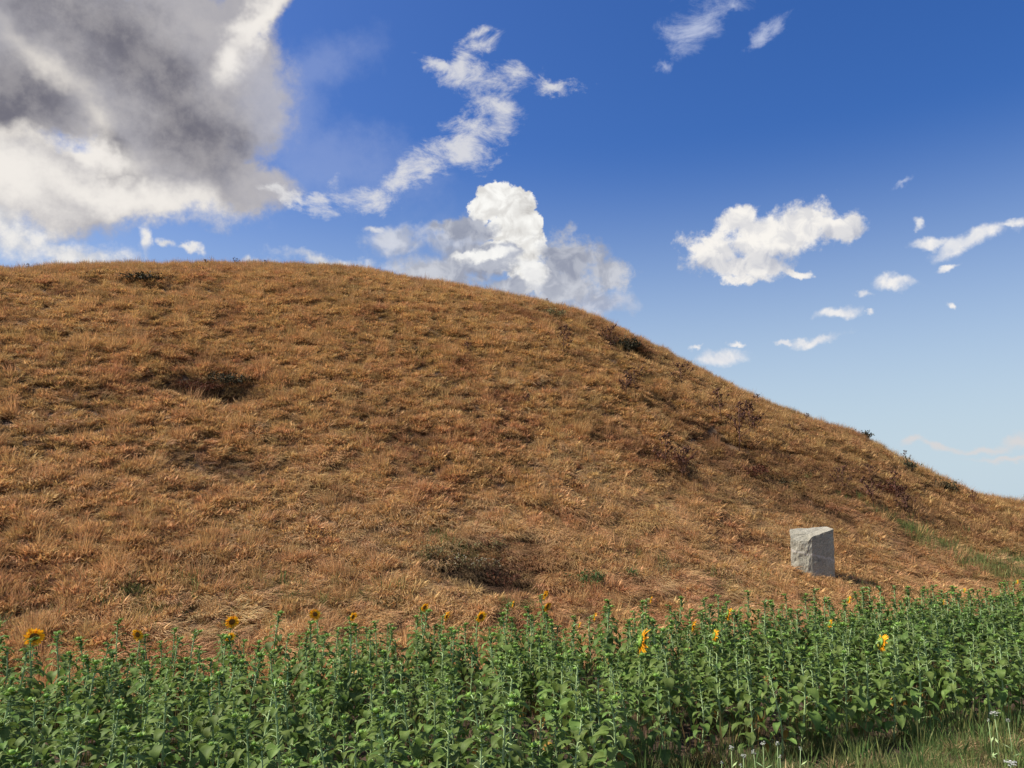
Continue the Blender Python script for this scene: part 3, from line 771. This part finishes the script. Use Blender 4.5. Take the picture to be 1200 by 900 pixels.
shrub(505,655,1.0,.45,M_SHO,'small olive weed at the left end of the seedy shrubs near the foot', n=500)
shrub(548,668,1.7,.42,M_SHO,'olive shrub dotted with pale seed heads near the foot of the mound', n=520, seeds=90)
shrub(575,645,1.2,.35,M_SHO,'grey dark shrub directly up-slope of the olive seedy shrub', n=350)
shrub(592,685,1.5,.42,M_SHR,'russet shrub right of the olive seedy shrub, just behind the sunflowers', n=550)
shrub(688,690,.85,.55,M_SHG,'bright green bush alone in the tan grass behind the sunflowers', n=1000, leafs=.05)
shrub(741,682,.4,.4,M_SHG,'little dark green weed right of the bright green bush', n=220)
shrub(777,672,.7,.35,M_SHO,'faint olive weed patch left of the standing stone', n=300)
shrub(878,558,1.6,.5,M_SHR,'wide russet shrub below the tall spreading thistle', n=1000)
shrub(918,572,1.3,.35,M_SHD,'low dark shrub between the gully and the standing stone', n=700)
shrub(1040,580,1.5,.5,M_SHR,'russet shrub in the rough growth above the green swath', n=900)
shrub(1105,577,1.6,.5,M_SHD,'dark shrub filling the right-hand gully', n=900)
shrub(1058,551,1.5,.5,M_SHD,'dark shrub at the upper end of the right-hand gully', n=800)
shrub(1005,512,1.4,.4,M_SHD,'dark shrub at the skyline start of the right-hand gully', n=600)
shrub(165,330,2.0,.45,M_SHD,'dark low shrub in the hollow under the left summit', n=900)
shrub(645,372,1.8,.45,M_SHO,'grey-green shrub strip close under the skyline at the start of the gully', n=800)
shrub(790,545,1.3,.5,M_SHR,'russet shrub on the slope at the feet of the rusty thistle pair', n=800)
shrub(640,500,.9,.25,M_SHR,'small russet tuft in the middle of the slope', n=300)
shrub(480,415,1.1,.3,M_SHD,'small dark tuft on the upper middle slope', n=350)

# ---------------------------------------------------------------- white flowers on the verge
def umbel(px, py, zt, s, lab, name='wild_carrot', seed=1):
    rr = random.Random(seed); rx, ry, rz = ray(px, py); k = (zt-HC)/rz; X, Y = rx*k, ry*k
    root = empty(name, (X, Y, 0), rr.uniform(0, 6.28)); tag(root, lab, 'wildflower', 'white wildflowers on the verge')
    st = MB(); fl = MB(); st.tube([(0, 0, -.03), (.015, 0, zt*.5), (0, 0, zt-.05*s)], [.005, .004, .003], 5)
    for k in range(14):
        a_ = k*2.4; r = .055*s*math.sqrt((k+.5)/14); e = Vector((r*math.cos(a_), r*math.sin(a_), zt+rr.uniform(-.022, .012)-r*.3))
        st.tube([(0, 0, zt-.05*s), e], [.0018, .0012], 3, 0, False)
        for q in range(9):
            c = e+Vector((rr.gauss(0, .009), rr.gauss(0, .009), rr.gauss(0, .003)))*s; t = .0075*s; aa = rr.uniform(0, 3)
            fl.add([c+Vector((t*math.cos(aa+j*1.5708), t*math.sin(aa+j*1.5708), rr.uniform(-.003, .003))) for j in range(4)], [(0, 1, 2, 3)])
    for k in range(5):
        a_ = rr.uniform(0, 6.28); b = Vector((.01, 0, zt*rr.uniform(.1, .6))); e = b+Vector((math.cos(a_)*.1, math.sin(a_)*.1, .04))
        sd = Vector((-math.sin(a_), math.cos(a_), 0))*.012; st.add([b, (b+e)/2+sd, e, (b+e)/2-sd], [(0, 1, 2, 3)])
    mobj('stem', st.mesh('stem', M_STEM), root); mobj('flower', fl.mesh('flower', M_WHITE, False), root)
for i, (px, py, zt, s, lab) in enumerate([
 (1165,834,.62,1.5,'flat white umbel flower at the right edge, the higher of the two large ones'),
 (1184,892,.5,1.7,'flat white umbel flower in the lower right corner of the verge'),
 (1181,843,.55,.7,'small white flower just right of and below the higher large umbel'),
 (1158,843,.55,.5,'tiny white flower just left of and below the higher large umbel'),
 (857,875,.42,.9,'white wildflower, farthest left of the cluster on the verge'),
 (871,884,.38,1.0,'white wildflower second from the left in the verge cluster'),
 (883,880,.42,.8,'white wildflower in the middle of the verge cluster'),
 (894,869,.45,1.0,'white wildflower standing highest in the verge cluster'),
 (911,870,.45,.8,'white wildflower at the right end of the verge cluster'),
 (914,886,.36,.5,'tiny white wildflower below the right end of the verge cluster'),
 (868,896,.34,.5,'tiny white wildflower at the bottom frame edge under the cluster'),
 (846,893,.34,.5,'tiny white wildflower below and left of the verge cluster'),
 (938,876,.4,.5,'lone tiny white wildflower right of the verge cluster')]):
    umbel(px, py, zt, s*(.5 if px < 1000 else .55), lab, 'white_wildflower', 900+i)

# ---------------------------------------------------------------- world: sky and clouds
SUN_EL, SUN_AZ = R(50), R(-94)      # azimuth from +Y toward +X (clockwise)
EXPO = 0.6; WS = .078
w = bpy.data.worlds.new('World'); S.world = w; w.use_nodes = True; nt = w.node_tree
bg = nt.nodes['Background']; bg.inputs[1].default_value = WS
def mk(nt):
    L = nt.links.new
    def setin(n, i, v):
        if v is None: return
        if isinstance(v, bpy.types.NodeSocket): L(v, n.inputs[i])
        else: n.inputs[i].default_value = v
    def M(op, a, b=None, c=None, clamp=False):
        q = nd(nt, 'ShaderNodeMath', operation=op); q.use_clamp = clamp
        for i, v in enumerate((a, b, c)): setin(q, i, v)
        return q.outputs[0]
    def V(op, a, b=None):
        q = nd(nt, 'ShaderNodeVectorMath', operation=op); setin(q, 0, a); setin(q, 1, b)
        return q.outputs['Value'] if op in ('LENGTH', 'DOT_PRODUCT') else q.outputs[0]
    def SS(x, a, b, lo=0., hi=1.):
        q = nd(nt, 'ShaderNodeMapRange'); q.interpolation_type = 'SMOOTHSTEP'
        for i, v in enumerate((x, a, b, lo, hi)): setin(q, i, v)
        return q.outputs[0]
    def N(vec, scale, detail=6, rough=.55, dist=0):
        q = noise(nt, scale, detail, rough, vec); q.inputs['Distortion'].default_value = dist; return q
    def MIX(f, a, b):
        q = nd(nt, 'ShaderNodeMix', data_type='RGBA'); setin(q, 0, f); setin(q, 6, a); setin(q, 7, b); return q.outputs[2]
    return L, M, V, SS, N, MIX
L, M, V, SS, N, MIX = mk(nt)
sky = nd(nt, 'ShaderNodeTexSky', sky_type='NISHITA'); sky.sun_disc = False; sky.sun_elevation = SUN_EL; sky.sun_rotation = SUN_AZ
sky.air_density = 1.0; sky.dust_density = 1.6; sky.ozone_density = 3.0; sky.altitude = 200
tc = nd(nt, 'ShaderNodeTexCoord'); D = V('NORMALIZE', tc.outputs['Generated'])
sx = nd(nt, 'ShaderNodeSeparateXYZ'); L(D, sx.inputs[0])
az = M('ARCTAN2', sx.outputs[0], sx.outputs[1]); el = M('ARCSINE', sx.outputs[2])
cb = nd(nt, 'ShaderNodeCombineXYZ'); L(az, cb.inputs[0]); L(el, cb.inputs[1]); P0 = cb.outputs[0]
def warp(P, scale, amp, detail=6, rough=.6, off=0.):
    n = N(V('ADD', D, (off, off*.7, 0)), scale, detail, rough); v = V('SUBTRACT', n.outputs['Color'], (.5, .5, .5)); return V('ADD', P, V('MULTIPLY', v, (amp, amp, amp)))
def blob(P, px, py, rx, ry, rot=0):
    """distance-like field, 1 at the centre and 0 on the ellipse; sizes are degrees of sky turned from the photo's scale"""
    a0, e0 = azel(px, py); a1, _ = azel(px+1, py); _, e1 = azel(px, py-1)
    kx = abs(a1-a0); ky = abs(e1-e0)
    # each blob waits for the one before it, so the shader never holds many values at once
    if LAST[0] is not None:
        q = nd(nt, 'ShaderNodeVectorMath', operation='MULTIPLY_ADD'); L(LAST[0], q.inputs[0]); q.inputs[1].default_value = (1e-9, 1e-9, 0); L(P, q.inputs[2]); P = q.outputs[0]
    m = nd(nt, 'ShaderNodeMapping'); m.vector_type = 'TEXTURE'; L(P, m.inputs[0])
    m.inputs['Location'].default_value = (a0, e0, 0); m.inputs['Rotation'].default_value = (0, 0, R(rot)); m.inputs['Scale'].default_value = (rx*kx, ry*ky, 1)
    f = V('MULTIPLY', m.outputs[0], (1, 1, 0))
    return M('SUBTRACT', 1., V('LENGTH', f))
LAST = [None]
def union(P, lst, k=.25):
    r = None
    for b in lst:
        v = blob(P, *b); r = v if r is None else M('SMOOTH_MAX', r, v, k)
        LAST[0] = r
    return r
GAIN = 1/WS/2**EXPO
def C(r, g, b):  # display sRGB 0-255 -> linear background colour
    return tuple(((c/255+.055)/1.055)**2.4*GAIN if c > 10 else c/255/12.92*GAIN for c in (r, g, b))+(1,)
# clear sky
hs = nd(nt, 'ShaderNodeHueSaturation'); L(sky.outputs[0], hs.inputs['Color']); hs.inputs['Saturation'].default_value = 1.35; hs.inputs['Value'].default_value = 1.22; hs.inputs['Hue'].default_value = .515
# air near the horizon is paler and less blue than the model sky
col = MIX(SS(el, .46, .0, 0., .95), hs.outputs[0], C(196,214,226))
fine = N(D, 13, 10, .66).outputs[0]; fine2 = N(V('ADD', D, (3.1, 1.7, 0)), 30, 8, .62).outputs[0]
wide = N(V('ADD', D, (5.3, 2.2, 1)), 5, 7, .55).outputs[0]
billow = N(V('ADD', D, (1.3, 4.2, 2)), 44, 5, .55, .6).outputs[0]
PW = warp(P0, 8, .11, 5, .6); PWF = warp(P0, 17, .06, 5, .6, 2.); PC = warp(P0, 34, .03, 4, .6, 4.)
# 1 big grey cloud, upper left
big = union(PW, [(90,60,260,130,0),(-80,180,200,100,0),(180,160,150,80,-18),(235,60,100,120,-30),(110,215,240,36,4),(310,5,75,34,42),(262,150,70,85,0),(285,130,45,80,0),(60,222,130,40,0),(270,215,90,24,-5)], .2)
d1 = SS(M('ADD', big, M('MULTIPLY', M('SUBTRACT', fine, .5), 1.3)), -.18, .30)
bright = union(PW, [(130,224,170,20,-3),(0,210,110,40,0),(318,18,62,15,48),(275,72,26,20,60),(100,186,60,14,0)], .2)
bw = SS(M('ADD', bright, M('MULTIPLY', M('SUBTRACT', fine, .5), 2.4)), -.7, .9)
dark = union(PW, [(10,120,75,60,10),(140,50,170,70,-25),(210,140,95,60,-40),(130,185,50,20,-30),(270,175,50,40,0)], .3)
dw = SS(M('ADD', dark, M('MULTIPLY', M('SUBTRACT', fine, .5), 1.8)), -.4, .85)
g1 = MIX(dw, C(172,170,176), C(114,113,124)); g1 = MIX(SS(fine2, .35, .7), g1, MIX(.3, g1, C(205,200,198)))
br2 = union(PW, [(50,78,62,18,-32),(92,135,46,20,-60),(20,165,60,16,0)], .2)
g1 = MIX(SS(M('ADD', br2, M('MULTIPLY', M('SUBTRACT', fine, .5), 3.2)), -.4, 1.7), g1, C(226,220,213))
c1 = MIX(bw, g1, C(241,236,230)); col = MIX(d1, col, c1)
# thin veil right of it
veil = union(PW, [(370,90,120,40,30),(400,200,160,60,0),(330,150,80,120,0)], .3)
col = MIX(M('MULTIPLY', SS(M('ADD', veil, M('MULTIPLY', M('SUBTRACT', fine, .5), 1.6)), -.1, .9), .26), col, C(185,195,225))
# 2 wispy band
wis = union(PWF, [(345,234,60,10,-8),(432,231,50,20,-2),(470,212,36,24,20),(505,190,40,26,30),(545,165,54,30,22),(580,125,40,44,-20),(600,92,40,24,-10),(650,103,46,14,4),(548,68,38,30,45),(520,75,40,14,-10),(555,40,24,12,10)], .2)
streak = N(V('MULTIPLY', D, (18, 18, 34)), 1.0, 9, .7, .4).outputs[0]
d2 = SS(M('ADD', wis, M('MULTIPLY', M('SUBTRACT', streak, .52), 3.2)), -.1, .95)
col = MIX(M('MULTIPLY', d2, .86), col, C(226,225,226))
# top right wisps
wt = union(PWF, [(815,25,60,36,20),(775,75,16,13,0),(895,42,36,18,35),(860,5,30,12,0),(1060,215,18,6,20)], .15)
col = MIX(M('MULTIPLY', SS(M('ADD', wt, M('MULTIPLY', M('SUBTRACT', streak, .53), 3.0)), -.05, 1.2), .7), col, C(205,212,232))
# 3 low clouds along the crest (left)
low = union(PWF, [(20,285,75,34,0),(90,298,90,16,0),(172,290,10,26,0),(197,295,13,9,0),(225,300,14,7,0),(380,304,70,11,0),(300,308,34,8,0),(-20,255,60,30,0)], .12)
dl = SS(M('ADD', low, M('MULTIPLY', M('SUBTRACT', fine2, .5), 1.9)), -.15, .9)
col = MIX(M('MULTIPLY', dl, .95), col, MIX(SS(fine2, .4, .65), C(208,210,216), C(240,237,233)))
# 4 cumulus tower with grey scud in front
def cumulus(col, lst, shade_lst, white, grey, k=.1, amp=.75, soft=.22, edge=0.0, P=None):
    P = PC if P is None else P
    u = union(P, lst, k); f = M('ADD', u, M('MULTIPLY', M('SUBTRACT', fine2, .5), amp*1.9)); d = SS(f, edge, edge+soft)
    if shade_lst:
        s = union(P, shade_lst, .2); sw = SS(M('ADD', s, M('MULTIPLY', M('SUBTRACT', fine2, .5), 2.0)), -.4, .8)
    else: sw = M('MULTIPLY', SS(fine2, .62, .38), .5)
    sw = M('MULTIPLY', sw, .5)
    sw = M('ADD', sw, M('MULTIPLY', SS(f, .9, .1), .15))
    sw = M('ADD', sw, M('MULTIPLY', SS(billow, .62, .38), .5), None, True)
    return MIX(d, col, MIX(sw, white, grey))
col = cumulus(col, [(470,285,56,22,0),(530,280,64,28,0),(440,271,20,7,0),(520,312,84,24,0),(690,355,64,22,0)], [(520,290,90,30,0),(690,355,60,20,0)], C(222,225,234), C(165,174,196), .15, .8, .75)
col = cumulus(col, [(582,236,28,26,0),(604,244,26,26,0),(564,250,16,14,0),(622,264,18,16,0),(596,268,32,22,0),(615,290,30,26,0),(590,300,30,20,0),(622,325,30,22,-10),(560,312,26,8,0)], [(612,246,16,14,0),(600,268,20,10,0),(625,300,16,12,0)], C(255,254,250), C(196,193,190), .05, .75, .16)
col = cumulus(col, [(545,268,46,20,0),(560,310,58,26,0),(600,293,22,16,0),(670,300,64,34,-8),(715,322,38,26,0),(600,335,50,14,0),(660,338,60,22,0),(520,318,60,20,0)], [(550,280,60,30,0),(660,305,60,34,0),(570,320,50,20,0)], C(204,207,216), C(150,156,174), .12, .9, .5)
col = cumulus(col, [(575,300,42,8,15),(548,302,20,7,0),(625,318,18,28,0)], None, C(250,249,246), C(225,225,226), .1, .9, .6)
# 5 right cloud
col = cumulus(col, [(915,286,70,26,10),(900,277,104,30,8),(840,294,52,32,0),(935,255,50,25,0),(880,312,62,20,0),(985,268,36,15,0),(868,328,28,9,0),(938,318,20,7,-15),(860,262,36,18,20)], [(830,312,40,14,0),(905,305,60,12,0),(990,274,30,9,0)], C(250,246,240), C(192,195,206), .12, 1.15, .5)
# 6 small fair-weather clouds
col = cumulus(col, [(1140,280,60,14,14),(1185,260,24,8,14),(1090,283,36,9,-6),(1077,264,9,9,0),(1052,331,30,13,-14),(1013,343,13,6,0),(984,367,36,10,0),(1022,368,8,4,0),(955,399,42,9,8),(922,403,16,5,0),(840,418,44,12,0),(815,405,12,4,0),(862,404,12,4,0),(1113,312,17,5,10),(1112,362,9,5,-30)], None, C(246,243,240), C(205,212,226), .08, .75, .8)
# 7 hazy band low on the right
hz = union(PWF, [(1075,523,22,7,0),(1110,527,26,6,0),(1150,527,40,6,0),(1195,520,30,10,0),(1180,540,50,6,0),(1240,515,60,14,0)], .15)
col = MIX(M('MULTIPLY', SS(M('ADD', hz, M('MULTIPLY', M('SUBTRACT', fine, .5), .9)), -.2, .9), .6), col, C(226,214,208))
# clouds elsewhere in the sky (outside the photograph) so that the light is a partly cloudy day's
uv = V('MULTIPLY', D, (2.2, 2.2, 3.5)); rest = N(uv, 1.6, 8, .58).outputs[0]
inside = M('MULTIPLY', M('GREATER_THAN', sx.outputs[1], .0), 1.)
outm = SS(M('ADD', M('ABSOLUTE', az), M('MULTIPLY', M('MAXIMUM', M('SUBTRACT', el, .62), 0.), 2.)), .68, .9)
col = MIX(M('MULTIPLY', SS(rest, .52, .66), outm), col, MIX(SS(wide, .35, .65), C(175,176,184), C(240,238,234)))
L(col, bg.inputs[0]); w.cycles.sampling_method = 'NONE'

# ---------------------------------------------------------------- sun
sl = bpy.data.lights.new('sun', 'SUN'); so = bpy.data.objects.new('sun', sl); COL.objects.link(so)
sl.energy = 4.6; sl.angle = R(1.5); sl.color = (1, .93, .83)
dv = Vector((math.sin(SUN_AZ)*math.cos(SUN_EL), math.cos(SUN_AZ)*math.cos(SUN_EL), math.sin(SUN_EL)))
so.rotation_euler = dv.to_track_quat('Z', 'Y').to_euler(); so.location = (0, 0, 30)

S.view_settings.view_transform = 'Standard'; S.view_settings.look = 'None'; S.view_settings.gamma = 1; S.view_settings.exposure = EXPO
S.render.engine = 'CYCLES'; S.cycles.max_bounces = 5; S.cycles.transparent_max_bounces = 8
